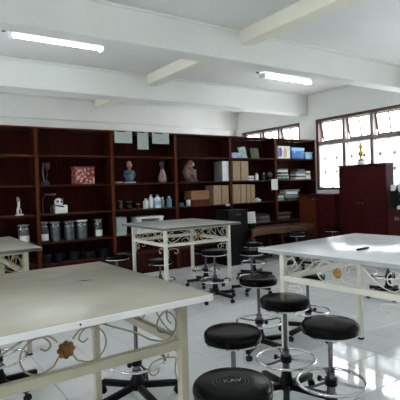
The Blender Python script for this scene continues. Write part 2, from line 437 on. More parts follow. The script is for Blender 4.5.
# ------------------------------------------------------------------ ceiling lamps
def tube_lamp(x0, x1, y, label):
    L = x1 - x0; t = thing('tube_light', label, 'ceiling lamp', ((x0 + x1) / 2, y, CZ), 0, 'bare fluorescent battens on the ceiling')
    h = L / 2
    MB().box(-h - .05, h + .02, -.025, .025, -.03, 0, .004).build('batten', 'white_metal', t)
    for q in (-1, 1):
        MB().box(q * (h + .012) - .010, q * (h + .012) + .010, -.125, .02, -.115, -.028, .003).build('lamp_holder', 'white_metal', t)
    MB().box(-h - .09, -h - .052, -.02, .02, -.025, 0, .004).build('junction_box', 'dark_grey', t)
    MB().lathe([(.0001, -h), (.022, -h), (.022, h), (.0001, h)], 18, T(0, -.10, -.088) @ RY(PI / 2)).build('tube', 'tube', t, True)
    return t
tube_lamp(1.235, 2.345, 5.76, 'lit fluorescent tube at the upper left, nearer one, longest in view')
tube_lamp(5.31, 6.43, 5.87, 'lit fluorescent tube over the right side, smaller one above the windows')

# ------------------------------------------------------------------ bookshelves
YS, SD = 6.732, 0.36
PX = [0.557, 1.727, 2.894, 4.069, 5.265, 6.431, 7.598]
BZ = [1.945, 1.510, 1.078, 0.662, 0.350]
SL = ['leftmost dark brown bookshelf, cut by the photo edge, holding a white bone model',
      'dark brown bookshelf holding the red patterned box and specimen jars',
      'dark brown bookshelf with three pale papers hanging from its top',
      'dark brown bookshelf holding the orange wooden case and the crouching ape model',
      'dark brown bookshelf holding the row of four tan box files',
      'rightmost dark brown bookshelf beside the window, full of paper stacks and blue tubs']
def bookshelf(k):
    x0, x1 = PX[k] + .002, PX[k + 1] - .002; w = x1 - x0
    t = thing('bookshelf', SL[k], 'bookshelf', ((x0 + x1) / 2, YS, 0), 0, 'row of dark bookshelves across the back')
    h = w / 2; pt = .022
    for s in (-1, 1):
        MB().box(min(s * h, s * (h - pt)), max(s * h, s * (h - pt)), 0, SD, 0, 2.328, .002).build('side_panel', 'wood', t)
        MB().box(min(s * h, s * (h - pt - .002)), max(s * h, s * (h - pt - .002)), -.008, -.0005, 0, 2.328, .002).build('edge_strip', 'wood_edge', t)
    MB().box(-h, h, -.008, SD, 2.3285, 2.352, .003).build('top_panel', 'wood_edge', t)
    MB().box(-h + pt + .001, h - pt - .001, SD - .012, SD, .08, 2.327).build('back_panel', 'wood_back', t)
    for z in BZ:
        MB().box(-h + pt + .0015, h - pt - .0015, .004, SD - .013, z - .024, z, .003).build('shelf_board', 'wood_board', t)
    MB().box(-h + pt + .0015, h - pt - .0015, .03, .05, 0, BZ[-1] - .025).build('plinth', 'wood', t)
    return t
for k in range(6): bookshelf(k)
YI = YS + .03                    # fronts of the things on the shelves

# ------------------------------------------------------------------ tables
LT, RT = 0.9335, 0.026           # table height, slab thickness
def arc(cx, cz, r, a0, a1, n=16): return [(cx + r * math.cos(math.radians(a0 + (a1 - a0) * i / n)), cz + r * math.sin(math.radians(a0 + (a1 - a0) * i / n))) for i in range(n + 1)]
def scroll_end(L):      # curl by the leg, then a sweep up and over into the rosette; (u, v) with u from side centre
    h = .155; r = .064; cx = L / 2 - r - .010; cz = .074
    pts = [(cx + .004, cz - .026), (cx - .022, cz - .020), (cx - .034, cz + .004), (cx - .026, cz + .034), (cx - .006, cz + .056)] + arc(cx, cz, r, 82, -112, 16)
    pts += [(cx - .075, .034), (cx - .13, .072), (.205, .118), (.150, .143), (.095, .148), (.055, .134), (.030, .108)]
    return smooth(pts, 2)
def circle_by_rosette():
    r = .068; cx, cz = .098, .072
    return smooth([(.026, .052), (.045, .022)] + arc(cx, cz, r, 235, 465, 18) + [(cx - .038, cz + .046), (cx - .042, cz + .026), (cx - .024, cz + .014), (cx - .006, cz + .026)], 2)
def smooth(pts, n=4):
    out = []; P = [Vector((p[0], p[1], 0)) for p in pts]
    for i in range(len(P) - 1):
        p0, p1, p2, p3 = P[max(i - 1, 0)], P[i], P[i + 1], P[min(i + 2, len(P) - 1)]
        for k in range(n):
            t = k / n
            q = 0.5 * ((2 * p1) + (p2 - p0) * t + (2 * p0 - 5 * p1 + 4 * p2 - p3) * t * t + (3 * p1 - p0 - 3 * p2 + p3) * t ** 3)
            out.append((q.x, q.y))
    out.append((P[-1].x, P[-1].y)); return out
def bracket(L):
    e = L / 2 - .004
    pts = [(e, -.155), (e - .012, -.13), (e - .018, -.09), (e - .012, -.045), (e - .045, -.035), (e - .09, -.030), (e - .135, -.040), (e - .15, -.066), (e - .135, -.092), (e - .108, -.09), (e - .10, -.072)]
    return smooth(pts, 3)
def inner_bracket(L):
    e = L / 2 - .006
    return smooth([(e, -.012), (e - .05, -.022), (e - .10, -.010), (e - .16, -.004)], 3)
ROS = {}
def rosette_mesh(mt):
    if mt in ROS: return ROS[mt]
    b = MB()
    b.lathe([(.0001, -.004), (.022, -.004), (.024, .002), (.0001, .003)], 20, RX(PI / 2))
    for k in range(8):
        a = k * PI / 4; b.ball((.0245 * math.cos(a), -.002, .0245 * math.sin(a)), .0115, 10, 6, (1, .7, 1))
    b.ball((0, -.004, 0), .0095, 10, 6, (1, .8, 1))
    me = b.mesh('rosette', True); me.materials.append(M[mt]); ROS[mt] = me; return me
def strip(pts, sgn, r, mt, L, depth=0.0):
    b = MB(); b.tube([(sgn * u, depth, v) for u, v in pts], r, 6); me = b.mesh('scroll', True); me.materials.append(M[mt]); return me
def make_table(label, centre, rz, w, d, ix, iy, frame, lam, ros, lip, rod):
    t = thing('work_table', label, 'table', (centre[0], centre[1], 0), rz, 'four square laboratory tables with scrolled metal aprons')
    top = MB().box(-w / 2, w / 2, -d / 2, d / 2, LT - RT + .003, LT, .004, seg=2).build('tabletop', lam, t, True)
    e = MB()
    for (a, b_, c, f_) in ((-w / 2 - .002, w / 2 + .002, -d / 2 - .002, -d / 2 + .006), (-w / 2 - .002, w / 2 + .002, d / 2 - .006, d / 2 + .002)): e.box(a, b_, c, f_, LT - RT - .004, LT - .003, .002)
    for (a, b_) in ((-w / 2 - .002, -w / 2 + .006), (w / 2 - .006, w / 2 + .002)): e.box(a, b_, -d / 2 + .006, d / 2 - .006, LT - RT - .004, LT - .003, .002)
    e.build('edge_strip', lip, top)
    lx, ly, lw = w / 2 - ix, d / 2 - iy, .040
    for sx in (-1, 1):
        for sy in (-1, 1):
            lg = MB().box(sx * lx - lw / 2, sx * lx + lw / 2, sy * ly - lw / 2, sy * ly + lw / 2, .012, LT - RT + .002, .003).build('leg', frame, t)
            MB().box(sx * lx - lw / 2 - .002, sx * lx + lw / 2 + .002, sy * ly - lw / 2 - .002, sy * ly + lw / 2 + .002, 0, .02, .003).build('foot', 'black_plastic', lg)
    vz = .725
    for axis, half, off in (('x', lx, ly), ('y', ly, lx)):
        L = 2 * half - lw
        MS = {'e1': strip(scroll_end(L), 1, .0038, rod, L), 'e2': strip(scroll_end(L), -1, .0038, rod, L),
              'c1': strip(circle_by_rosette(), 1, .0038, rod, L), 'c2': strip(circle_by_rosette(), -1, .0038, rod, L),
              'b1': strip(bracket(L), 1, .0036, rod, L), 'b2': strip(bracket(L), -1, .0036, rod, L)}
        for s in (-1, 1):
            ang = {('x', -1): 0, ('x', 1): PI, ('y', 1): PI / 2, ('y', -1): -PI / 2}[(axis, s)]
            pos = (0, s * off) if axis == 'x' else (s * off, 0)
            mt = T(pos[0], pos[1], 0) @ RZ(ang)
            MB().box(-L / 2 - .0005, L / 2 + .0005, -.018, .018, .685, .725, .003, mt).build('lower_rail', frame, t)
            MB().box(-L / 2 - .0005, L / 2 + .0005, -.012, .012, .880, LT - RT + .002, .003, mt).build('upper_rail', frame, t)
            for key in ('e1', 'e2', 'c1', 'c2'):
                link('scroll', MS[key], t, (pos[0], pos[1], vz), (0, 0, ang))
            for key in ('b1', 'b2'): link('bracket', MS[key], t, (pos[0], pos[1], .690), (0, 0, ang))
            link('rosette', rosette_mesh(ros), t, (mt @ Vector((0, -.006, .80)))[:], (0, 0, ang))
    return t
def from_corner(C, ang, a, b):
    c, s = math.cos(ang), math.sin(ang); return (C[0] + a * c - b * s, C[1] + a * s + b * c)
w, d = 1.25, 1.2313
T1C = from_corner((1.1463, 1.6165), .0265, -w / 2, d / 2)
t1 = make_table('large cream table in the left foreground with a bronze rosette and scratched top', T1C, .0265, w, d, .095, .115, 'frame_paint', 'laminate_cream', 'bronze', 'lip', 'dark_rod')
w, d = 1.2856, 1.20
T3C = from_corner((2.2554, 2.5749), .0811, w / 2, -d / 2)
t3 = make_table('white table on the right with a black pen on its shiny top', T3C, .0811, w, d, .134, .125, 'frame_lit', 'laminate_lit', 'gold', 'lip_grey', 'frame_lit')
w, d = 1.165, 1.20
T2C = from_corner((2.6012, 4.6558), -.0239, w / 2, d / 2)
t2 = make_table('table in the middle of the room standing in front of the bookshelves', T2C, -.0239, w, d, .108, .135, 'frame_lit', 'laminate_grey', 'gold', 'lip_dark', 'frame_lit')
w, d = 1.2, 1.28
T0C = from_corner((1.033, 3.961), 0, -w / 2, d / 2)
t0 = make_table('table at the far left edge behind the big cream table', T0C, 0.0, w, d, .115, .10, 'frame_paint', 'laminate_cream', 'gold', 'lip_dark', 'dark_rod')
tc_ = MB().lathe([(.0001, -.002), (.004, -.002), (.004, .001), (.0001, .001)], 10, RX(PI / 2)).mesh('screw_head', True); tc_.materials.append(M['black_plastic'])
link('screw_head', tc_, t1, (.02, -1.2313 / 2 - .003, LT - .016))

pen = thing('marker_pen', 'black marker pen lying on the white right hand table', 'pen', (2.69, 1.973, LT), math.radians(2))
MB().lathe([(.0001, -.068), (.006, -.068), (.008, -.06), (.008, .02), (.0001, .02)], 12, T(0, 0, .008) @ RY(PI / 2)).build('barrel', 'black_plastic', pen, True)
MB().lathe([(.0001, .0205), (.0088, .0205), (.0088, .06), (.006, .068), (.0001, .068)], 12, T(0, 0, .0088) @ RY(PI / 2)).build('cap', 'dark_grey', pen, True)

scr = MB()
for pts in ([(0, 0), (.02, .012), (.035, -.006), (.05, .010)], [(.01, -.012), (.03, .004), (.055, -.01)], [(.03, .012), (.06, .0), (.075, -.012)]):
    scr.tube([(x, y, .0004) for x, y in smooth(pts, 4)], .0014, 5)
o = scr.build('ink_scribble', 'dark_grey', t1)
o.location = (Matrix.Rotation(-.0265, 3, 'Z') @ (Vector((.77, 2.29, 0)) - Vector((T1C[0], T1C[1], 0))))[:]; o.location.z = LT

# ------------------------------------------------------------------ stools
def make_stool_meshes():
    S = {}
    def put(key, b, m, sm=True):
        me = b.mesh(key, sm); me.materials.append(M[m]); S[key] = me
    R = .161
    put('seat', MB().lathe([(.0001, -.056), (R - .012, -.056), (R - .002, -.050), (R, -.038), (R, -.024), (R - .004, -.013), (R - .014, -.004), (R - .03, -.0005), (.06, 0), (.0001, 0)], 48), 'vinyl')
    put('seat_band', MB().lathe([(.0001, -.070), (R - .022, -.070), (R - .005, -.066), (R - .003, -.057), (.0001, -.057)], 48), 'chrome')
    put('column', MB().lathe([(.0001, 0), (.0135, 0), (.0135, 1), (.0001, 1)], 14), 'dark_chrome')
    put('sleeve', MB().lathe([(.0001, 0), (.024, 0), (.024, 1), (.0001, 1)], 16), 'dark_chrome')
    put('hub', MB().lathe([(.0001, .068), (.040, .068), (.052, .085), (.050, .12), (.036, .15), (.030, .20), (.0001, .20)], 20), 'black_plastic')
    put('foot_ring', MB().tube([(.19 * math.cos(2 * PI * i / 48), .19 * math.sin(2 * PI * i / 48), 0) for i in range(48)], .0095, 10, True), 'chrome')
    put('collar', MB().lathe([(.0255, -.02), (.036, -.02), (.036, .02), (.0255, .02), (.0255, -.02)], 16, None, False), 'black_plastic')
    put('spoke', MB().tube([(.035, 0, 0), (.12, 0, -.004), (.182, 0, 0)], .007, 8), 'dark_chrome')
    kb = MB().tube([(.036, 0, 0), (.062, 0, 0)], .005, 8); kb.lathe([(.0001, 0), (.014, 0), (.017, .006), (.017, .016), (.012, .02), (.0001, .02)], 12, T(.06, 0, 0) @ RY(PI / 2))
    put('knob', kb, 'black_plastic')
    put('leg', MB().box(.035, .275, -.020, .020, .0, .038, .006, T(0, 0, .075) @ RY(math.radians(4)), 2), 'black_plastic')
    c = MB(); c.tube([(0, 0, .045), (0, 0, .080)], .007, 8)
    for s in (-1, 1): c.lathe([(.0001, -.008), (.020, -.008), (.024, -.004), (.024, .004), (.020, .008), (.0001, .008)], 14, T(.010, s * .012, .024) @ RX(PI / 2))
    c.box(-.008, .022, -.006, .006, .022, .05, .003)
    put('caster', c, 'black_plastic')
    return S
SM = make_stool_meshes()
def stool(x, y, sz, rz, label, ring, ring_rot=0.4, chrome=False):
    t = thing('lab_stool', label, 'stool', (x, y, 0), rz, 'round black laboratory stools')
    sz += .036; link('seat', SM['seat'], t, (0, 0, sz)); link('seat_band', SM['seat_band'], t, (0, 0, sz))
    cz = ring + .06
    o = link('column', SM['column'], t, (0, 0, cz)); o.scale = (1, 1, sz - .071 - cz)
    o = link('sleeve', SM['sleeve'], t, (0, 0, .15)); o.scale = (1, 1, cz - .15)
    link('hub', SM['hub'], t)
    r = link('foot_ring', SM['foot_ring'], t, (0, 0, ring), (0, 0, ring_rot))
    link('collar', SM['collar'], r)
    for k in range(3): link('spoke', SM['spoke'], r, None, (0, 0, 2 * PI * k / 3))
    link('knob', SM['knob'], r, None, (0, 0, 1.0))
    for k in range(5):
        lg = link('leg', SM['leg'], t, None, (0, 0, 2 * PI * k / 5))
        link('caster', SM['caster'], lg, (.262, 0, 0), (0, 0, random.uniform(-1, 1)))
    return t
sA = stool(1.09, 1.42, .590, 0.9, 'black stool nearest the camera with grey rings printed on its seat', .30)
stool(1.53, 1.98, .570, 0.55, 'black stool directly behind the nearest one, close to the cream table leg', .25)
stool(2.075, 2.125, .637, 0.15, 'black stool touching the near left leg of the white table', .27, 0.9)
stool(2.03, 1.72, .580, 0.78, 'black stool farthest right in the foreground, wide chrome foot ring in view', .27, 0.1)
stool(2.53, 2.90, .595, -2.65, 'black stool standing just beyond the left corner of the white table', .25)
stool(3.26, 4.54, .594, -2.6, 'black stool at the right front leg of the middle table', .25)
stool(3.875, 4.558, .530, -2.55, 'black stool standing alone to the right of the middle table', .20)
stool(4.50, 5.25, .510, 0.4, 'black stool half hidden behind the one right of the middle table', .24)
stool(3.66, 5.32, .500, 0.2, 'black stool under the right half of the middle table, mostly hidden', .22)
stool(2.36, 5.45, .540, 0.3, 'black stool before the left side of the middle table', .20)
stool(2.88, 5.25, .440, 0.7, 'black stool pushed under the middle table, left of centre', .2)
stool(3.15, 2.92, .545, -1.75, 'black stool behind the white table, seen under its rail left of the rosette', .23)
stool(1.30, 2.74, .680, 2.15, 'black stool under the right end of the big cream table', .25)
stool(0.555, 3.40, .660, 0.2, 'black stool between the cream table and the far left table', .25)
stool(4.95, 3.28, .560, -2.3, 'chrome ringed black stool seen through the right scroll of the white table', .25)
stool(5.61, 5.41, .570, 0.5, 'black stool by the worn bench, left of two past the white table', .25)
stool(6.62, 5.50, .560, 0.1, 'black stool by the worn bench, right of two past the white table', .25)
# printed mark on the nearest seat
seatA = [c for c in sA.children if c.name.startswith('seat') and 'band' not in c.name][0]
mk = MB()
for rr in (.052, .066, .080): mk.tube([(rr * math.cos(2 * PI * i / 40), rr * math.sin(2 * PI * i / 40), 0) for i in range(40)], .0013, 4, True)
o = mk.build('printed_rings', 'grey_print', seatA, True, (0, 0, .0004)); o.scale = (1, 1, .4)
def text(body, size, parent, loc, rot, material, ext=.0004):
    cu = bpy.data.curves.new('lettering', 'FONT'); cu.body = body; cu.size = size; cu.extrude = ext
    cu.align_x = 'CENTER'; cu.align_y = 'CENTER'; cu.materials.append(M[material])
    tmp = bpy.data.objects.new('tmp', cu); COL.objects.link(tmp)
    me = bpy.data.meshes.new_from_object(tmp.evaluated_get(bpy.context.evaluated_depsgraph_get())); bpy.data.objects.remove(tmp); bpy.data.curves.remove(cu)
    me.materials.clear(); me.materials.append(M[material])
    o = bpy.data.objects.new('lettering', me); COL.objects.link(o); o.parent = parent; o.location = loc; o.rotation_euler = rot; return o
text('KAV', .040, seatA, (0, 0, .0008), (0, 0, -sA.rotation_euler.z - .45), 'grey_letters')

# ------------------------------------------------------------------ bench, cabinets on the right
bn = thing('work_bench', 'low dark bench with a worn plank edge before the right bookshelves', 'bench', (6.10, 6.2, 0))
MB().box(-.78, .82, .022, .46, .585, .618, .003).build('bench_top', 'bench_top', bn)
MB().box(-.785, .825, -.02, .021, .500, .622, .004).build('front_plank', 'plank', bn)
for x in (-.74, .02, .76):
    for y in (.03, .40): MB().box(x - .025, x + .025, y, y + .05, 0, .584, .003).build('leg', 'bench_top', bn)
bx = thing('equipment_box', 'black equipment box standing on the floor before the bookshelves', 'box', (5.06, 6.28, 0))
MB().box(-.22, .22, 0, .40, .0, .985, .008).build('body', 'black_plastic', bx)
MB().box(-.19, .19, -.008, 0, .55, .95, .004).build('door', 'black_plastic', bx)
for k in range(3): MB().lathe([(.0001, 0), (.010, 0), (.008, .008), (.0001, .008)], 10, T(-.05 + .04 * k, -.008, .90) @ RX(PI / 2)).build('button', 'mid_grey', bx, True)
sg = thing('notice_card', 'white card on a small black stand at the left end of the worn bench', 'card', (5.42, 6.36, .618), math.radians(-4))
MB().box(-.06, .06, -.05, .06, 0, .10, .004).build('stand', 'black_plastic', sg)
MB().box(-.10, .10, 0, .003, .0, .21, 0, T(0, -.02, .101) @ RX(math.radians(-9))).build('sheet', 'paper', sg)
pr = MB()
for k in range(5): pr.box(-.08, .05 + .02 * (k % 2), -.001, 0, .03 + .033 * k, .036 + .033 * k, 0, T(0, -.02, .101) @ RX(math.radians(-9)))
pr.build('printed_lines', 'mid_grey', sg)

lc = thing('low_cabinet', 'low red-brown cabinet in the corner under the window', 'cabinet', (6.95, 6.17, 0))
MB().box(.02, .645, -.455, .455, .0, 1.175, .004).build('body', 'dark_red', lc)
MB().box(-.01, .65, -.46, .46, 1.176, 1.20, .004).build('top_panel', 'dark_red', lc)
for s in (-1, 1):
    dr = MB(); y0, y1 = (.006, .45) if s > 0 else (-.45, -.006)
    fwd = .05
    dr.box(0, .019, y0, y0 + fwd, .08, 1.16, .003); dr.box(0, .019, y1 - fwd, y1, .08, 1.16, .003)
    dr.box(0, .019, y0 + fwd, y1 - fwd, 1.16 - fwd, 1.16, .003); dr.box(0, .019, y0 + fwd, y1 - fwd, .08, .08 + fwd, .003)
    dr.box(.008, .019, y0 + fwd, y1 - fwd, .08 + fwd, 1.16 - fwd)
    do = dr.build('door', 'wood_edge' if s > 0 else 'dark_red', lc)
    MB().ball((-.014, s * .05, 1.10), .016, 10, 7).build('knob', 'mid_grey', do, True)

cb = thing('cupboard', 'tall dark red two-door cupboard under the window with the trophy on top', 'cabinet', (7.10, 5.22, 0))
MB().box(.02, .25, -.50, .50, 0, 1.70, .004).build('body', 'dark_red', cb)
MB().box(-.01, .26, -.51, .51, 1.701, 1.735, .008).build('top_panel', 'dark_red', cb)
for s in (-1, 1):
    y0, y1 = (.003, .495) if s > 0 else (-.495, -.003)
    do = MB().box(0, .0195, y0, y1, .08, 1.69, .004); do = do.build('door', 'dark_red', cb)
    kn = MB().lathe([(.0001, 0), (.008, 0), (.008, .012), (.017, .018), (.015, .03), (.0001, .034)], 14, T(0, s * .045, 1.03) @ RY(-PI / 2)); kn.build('knob', 'chrome', do, True)
tp = thing('trophy', 'slim gold trophy standing on the dark red cupboard', 'trophy', (7.24, 5.31, 1.735))
MB().box(-.05, .05, -.05, .05, 0, .07, .006).build('base', 'white_plastic', tp)
MB().box(-.035, .035, -.035, .035, .07, .10, .004).build('plinth', 'dark_red', tp)
MB().lathe([(.0001, .10), (.03, .10), (.012, .125), (.010, .15), (.030, .17), (.045, .20), (.042, .235), (.020, .26), (.013, .28), (.020, .30), (.030, .345), (.024, .36), (.010, .375), (.014, .40), (.0001, .41)], 20).build('cup', 'trophy', tp, True)

rb = thing('lettered_chest', 'red-brown chest with white letters at the right edge of the photo', 'chest', (6.72, 3.93, 0))
MB().box(0, .36, -.50, .50, 0, .92, .005).build('body', 'red_box', rb)
MB().box(-.012, .37, -.51, .51, .921, .95, .005).build('lid', 'red_box', rb)
text('ZA', .07, rb, (-.002, .345, .80), (PI / 2, 0, -PI / 2), 'white_print')
sp = thing('speaker_box', 'black box on the lettered chest below a small white carton', 'box', (6.86, 4.38, .95))
MB().box(-.10, .14, -.062, .048, 0, .30, .006).build('body', 'black_plastic', sp)
MB().box(-.104, -.1, -.05, .036, .03, .27, .002).build('front_panel', 'black_plastic', sp)
ct = thing('white_carton', 'small white carton on top of the black box by the cupboard', 'box', (6.84, 4.375, 1.25), math.radians(6))
MB().box(-.06, .06, -.055, .045, 0, .095, .003).build('carton', 'paper', ct)
MB().box(-.0605, .0605, -.004, .004, .095, .0955).build('tape', 'kraft', ct)
mc = thing('microscope', 'white microscope with a black arm at the right edge of the photo', 'microscope', (6.80, 4.225, .95))
MB().lathe([(.0001, 0), (.08, 0), (.085, .02), (.075, .05), (.05, .065), (.0001, .068)], 24).build('base', 'white_plastic', mc, True)
MB().tube([(0, .02, .06), (0, .095, .16), (0, .11, .28), (0, .07, .38), (0, .0, .42)], .020, 10).build('arm', 'black_plastic', mc, True)
MB().lathe([(.0001, .22), (.02, .22), (.035, .27), (.06, .30), (.065, .36), (.05, .42), (.0001, .44)], 18).build('head', 'white_plastic', mc, True)
MB().tube([(0, 0, .43), (-.02, -.03, .53)], .018, 12).build('eyepiece', 'black_plastic', mc, True)
MB().box(-.06, .06, -.06, .06, .14, .152, .003).build('stage', 'black_plastic', mc)
MB().tube([(0, 0, .06), (0, 0, .14)], .014, 10).build('stage_post', 'black_plastic', mc, True)
MB().lathe([(.0001, .153), (.012, .153), (.016, .22), (.0001, .22)], 12).build('objective', 'chrome', mc, True)

# ------------------------------------------------------------------ things on the shelves
def bx_(x0, x1, y0, y1, z0, z1, bev=.003): return MB().box(x0, x1, y0, y1, z0, z1, bev)
# three papers hanging from the top edge
for (x0, x1, z0, l) in ((2.945, 3.250, 2.155, 'pale green paper sheet hanging from the shelf top, left of three'),
                        (3.345, 3.545, 2.060, 'pale green paper sheet hanging from the shelf top, narrow middle one'),
                        (3.620, 3.945, 2.160, 'pale green paper sheet hanging from the shelf top, right of three')):
    b = MB(); n = 8; f = []
    for i in range(n + 1):
        u = i / n; f.append((x0 + (x1 - x0) * u, .004 * math.sin(u * 5)))
    for (xa, ya), (xb, yb) in zip(f, f[1:]):
        b.box(xa, xb, -.0022 + ya * .3, -.0008 + ya * .3, z0, 2.345)
    t = tag(b.build('paper_sheet', 'paper_green', None, False, (0, YS - .006, 0)), l, 'paper', 'papers hanging from the bookshelf top')
# shelf row 2 (board at BZ[1])
z = BZ[1]
t = thing('organ_model', 'small model with a red organ on a blue foot, top left shelf', 'anatomy model', (1.875, YS + .12, z))
MB().lathe([(.0001, 0), (.055, 0), (.06, .02), (.048, .05), (.02, .065), (.0001, .07)], 20).build('foot', 'blue', t, True)
MB().tube([(-.02, 0, .06), (-.035, 0, .20), (-.02, 0, .33)], .008, 8).build('rod', 'moss', t, True)
MB().ball((.035, 0, .275), .040, 16, 10, (1, .8, 1.25)).ball((.045, -.01, .305), .028).ball((.012, 0, .295), .022).tube([(.02, 0, .07), (.03, 0, .22)], .006, 8).build('organ', 'red_organ', t, True)
t = thing('patterned_box', 'red box with a pink and white pattern on the second bookshelf', 'box', (2.452, YS + .12, z))
MB().box(-.155, .155, -.08, .08, 0, .238, .004).build('body', 'pattern', t)
MB().box(-.166, .166, -.088, .088, .2385, .268, .004).build('lid', 'red_organ', t)
t = thing('torso_model', 'human torso model with a skin-coloured head and blue-green body', 'anatomy model', (3.247, YS + .13, z))
MB().box(-.085, .085, -.06, .06, 0, .02, .004).build('base', 'white_plastic', t)
def blob(name, balls, m, parent, vox=.009):
    b = MB()
    for c, r, s in balls: b.ball(c, r, 14, 10, s)
    o = b.build(name, m, parent, True)
    md = o.modifiers.new('remesh', 'REMESH'); md.mode = 'VOXEL'; md.voxel_size = vox; md.use_smooth_shade = True
    sm = o.modifiers.new('soften', 'SMOOTH'); sm.iterations = 4; sm.factor = .6
    return o
blob('body', [((0, 0, .09), .075, (1, .7, 1.1)), ((0, 0, .165), .072, (1.1, .7, .8)), ((-.07, 0, .185), .026, (1, 1, 1)), ((.07, 0, .185), .026, (1, 1, 1)), ((-.083, 0, .13), .022, (1, 1, 2)), ((.083, 0, .13), .022, (1, 1, 2))], 'teal', t)
blob('head', [((0, 0, .225), .024, (1, 1, 1.4)), ((.003, 0, .295), .050, (.9, 1, 1.2)), ((.012, -.045, .288), .016, (1, 1.2, 1)), ((.0, .01, .335), .036, (1, 1, .9))], 'skin', t, .006)
blob('open_chest', [((0, -.045, .10), .035, (1, .6, 1.6))], 'mid_grey', t)
t = thing('pear_shaped_model', 'pink-white pear shaped model with a dark knobbed top', 'anatomy model', (3.872, YS + .13, z))
MB().lathe([(.0001, 0), (.055, 0), (.074, .03), (.076, .08), (.06, .14), (.035, .20), (.026, .23), (.0001, .232)], 24).build('body', 'pinkish', t, True)
blob('top', [((0, 0, .26), .035, (1, 1, 1)), ((-.012, 0, .31), .042, (1, 1, 1.1)), ((.02, 0, .33), .03, (1, 1, 1.2)), ((.0, 0, .355), .02, (1, 1, 1))], 'dark_grey', t)
MB().tube([(0, -.076, .05), (.01, -.06, .13), (.0, -.03, .21)], .007, 8).build('ridge', 'white_plastic', t, True)
tag(MB().box(-.052, .052, -.04, .04, 0, .026, .004).build('small_block', 'kraft', None, False, (3.025, YS + .07, z)), 'small tan block beside the shelf post below the left paper', 'block')
t = thing('ape_model', 'crouching ape model with reddish-brown head, facing right', 'animal model', (4.43, YS + .15, z))
blob('body', [((-.01, 0, .10), .085, (1, .9, 1)), ((-.045, 0, .17), .085, (.95, .85, 1.1)), ((-.025, 0, .25), .072, (1, .85, 1)), ((.03, 0, .29), .045, (1, 1, 1)),
              ((.0, -.06, .25), .032, (1, 1, 1)), ((.03, -.072, .215), .026, (1.2, 1, 1)), ((.065, -.075, .18), .024, (1.3, 1, 1)), ((.095, -.07, .20), .022, (1, 1, 1)),
              ((.0, .06, .25), .032, (1, 1, 1)), ((.04, .07, .21), .026, (1.2, 1, 1)), ((.08, .07, .19), .024, (1.2, 1, 1)),
              ((.035, -.06, .14), .045, (1.3, 1, .9)), ((.085, -.06, .13), .036, (1, 1, 1)), ((.095, -.06, .08), .027, (1, 1, 1.5)), ((.105, -.06, .025), .026, (1.6, 1, .8)),
              ((.035, .06, .14), .045, (1.3, 1, .9)), ((.085, .06, .13), .036, (1, 1, 1)), ((.095, .06, .08), .027, (1, 1, 1.5)), ((.105, .06, .025), .026, (1.6, 1, .8))], 'grey_pink', t)
hd = blob('head', [((.055, 0, .325), .052, (1.05, .9, 1)), ((.10, 0, .305), .026, (1, 1, .9)), ((.09, 0, .335), .024, (1, 1.4, .7)), ((.045, -.05, .325), .014, (1, .6, 1.3)), ((.045, .05, .325), .014, (1, .6, 1.3))], 'skin', t, .006)
blob('hair', [((.035, 0, .345), .052, (1.1, 1.0, .85)), ((.0, 0, .32), .045, (1, 1, 1.2)), ((-.01, 0, .28), .04, (1, 1.1, 1))], 'fur', t, .007)
for s in (-1, 1): MB().ball((.106, s * .017, .332), .006, 8, 6).build('eye', 'black_plastic', hd, True)
MB().box(-.12, .13, -.10, .10, 0, .012, .003).build('base', 'dark_grey', t)
t = thing('white_file_box', 'pale file box with a white spine and grey-green side', 'file box', (5.17, YS + .03, z))
MB().box(-.075, .085, 0, .27, 0, .37, .003).build('body', 'mid_grey', t)
MB().box(-.077, .087, -.006, -.0005, 0, .372, .002).build('spine', 'white_plastic', t)
MB().lathe([(.008, 0), (.012, 0), (.012, .004), (.008, .004), (.008, 0)], 14, T(.0, -.006, .10) @ RX(PI / 2), False).build('finger_ring', 'chrome', t, True)

def box_file(x0, x1, z, h, label, group):
    t = thing('box_file', label, 'file box', ((x0 + x1) / 2, YI, z), 0, group); w = (x1 - x0) / 2 - .004
    MB().box(-w, w, 0, .26, 0, h, .004).build('body', 'kraft', t)
    MB().box(-w * .45, w * .45, -.0015, 0, h * .72, h * .88).build('spine_label', 'paper_green' if 0 else 'kraft', t)
    MB().lathe([(.010, 0), (.015, 0), (.015, .003), (.010, .003), (.010, 0)], 14, T(0, -.0001, h * .18) @ RX(PI / 2), False).build('finger_ring', 'kraft_dark', t, True)
    for s in (-1, 1): MB().box(s * w * .96 - .002, s * w * .96 + .002, -.001, 0, .01, h - .01).build('seam', 'kraft_dark', t)
    return t
g = 'tan box files on the right bookshelves'
box_file(5.335, 5.530, BZ[1], .375, 'tan box file, left of the two on the upper shelf', g)
box_file(5.540, 5.733, BZ[1], .375, 'tan box file, right of the two on the upper shelf', g)
box_file(4.875, 5.060, BZ[2], .355, 'tan box file left of the post, farther from the post', g)
box_file(5.068, 5.235, BZ[2], .350, 'tan box file just left of the post, under the white file box', g)
box_file(5.330, 5.515, BZ[2], .362, 'tan box file, first from the left in the row of four', g)
box_file(5.520, 5.660, BZ[2], .360, 'tan box file, second from the left in the row of four', g)
box_file(5.664, 5.775, BZ[2], .355, 'thin tan box file, third in the row of four', g)
box_file(5.778, 5.885, BZ[2], .350, 'thin tan box file, rightmost in the row of four', g)
tag(MB().box(-.048, .048, -.003, 0, -.036, .004).build('shelf_tag', 'paper', None, False, (5.18, YS + .003, BZ[2] - .004)), 'small white tag on the shelf edge below the tan box files', 'label')

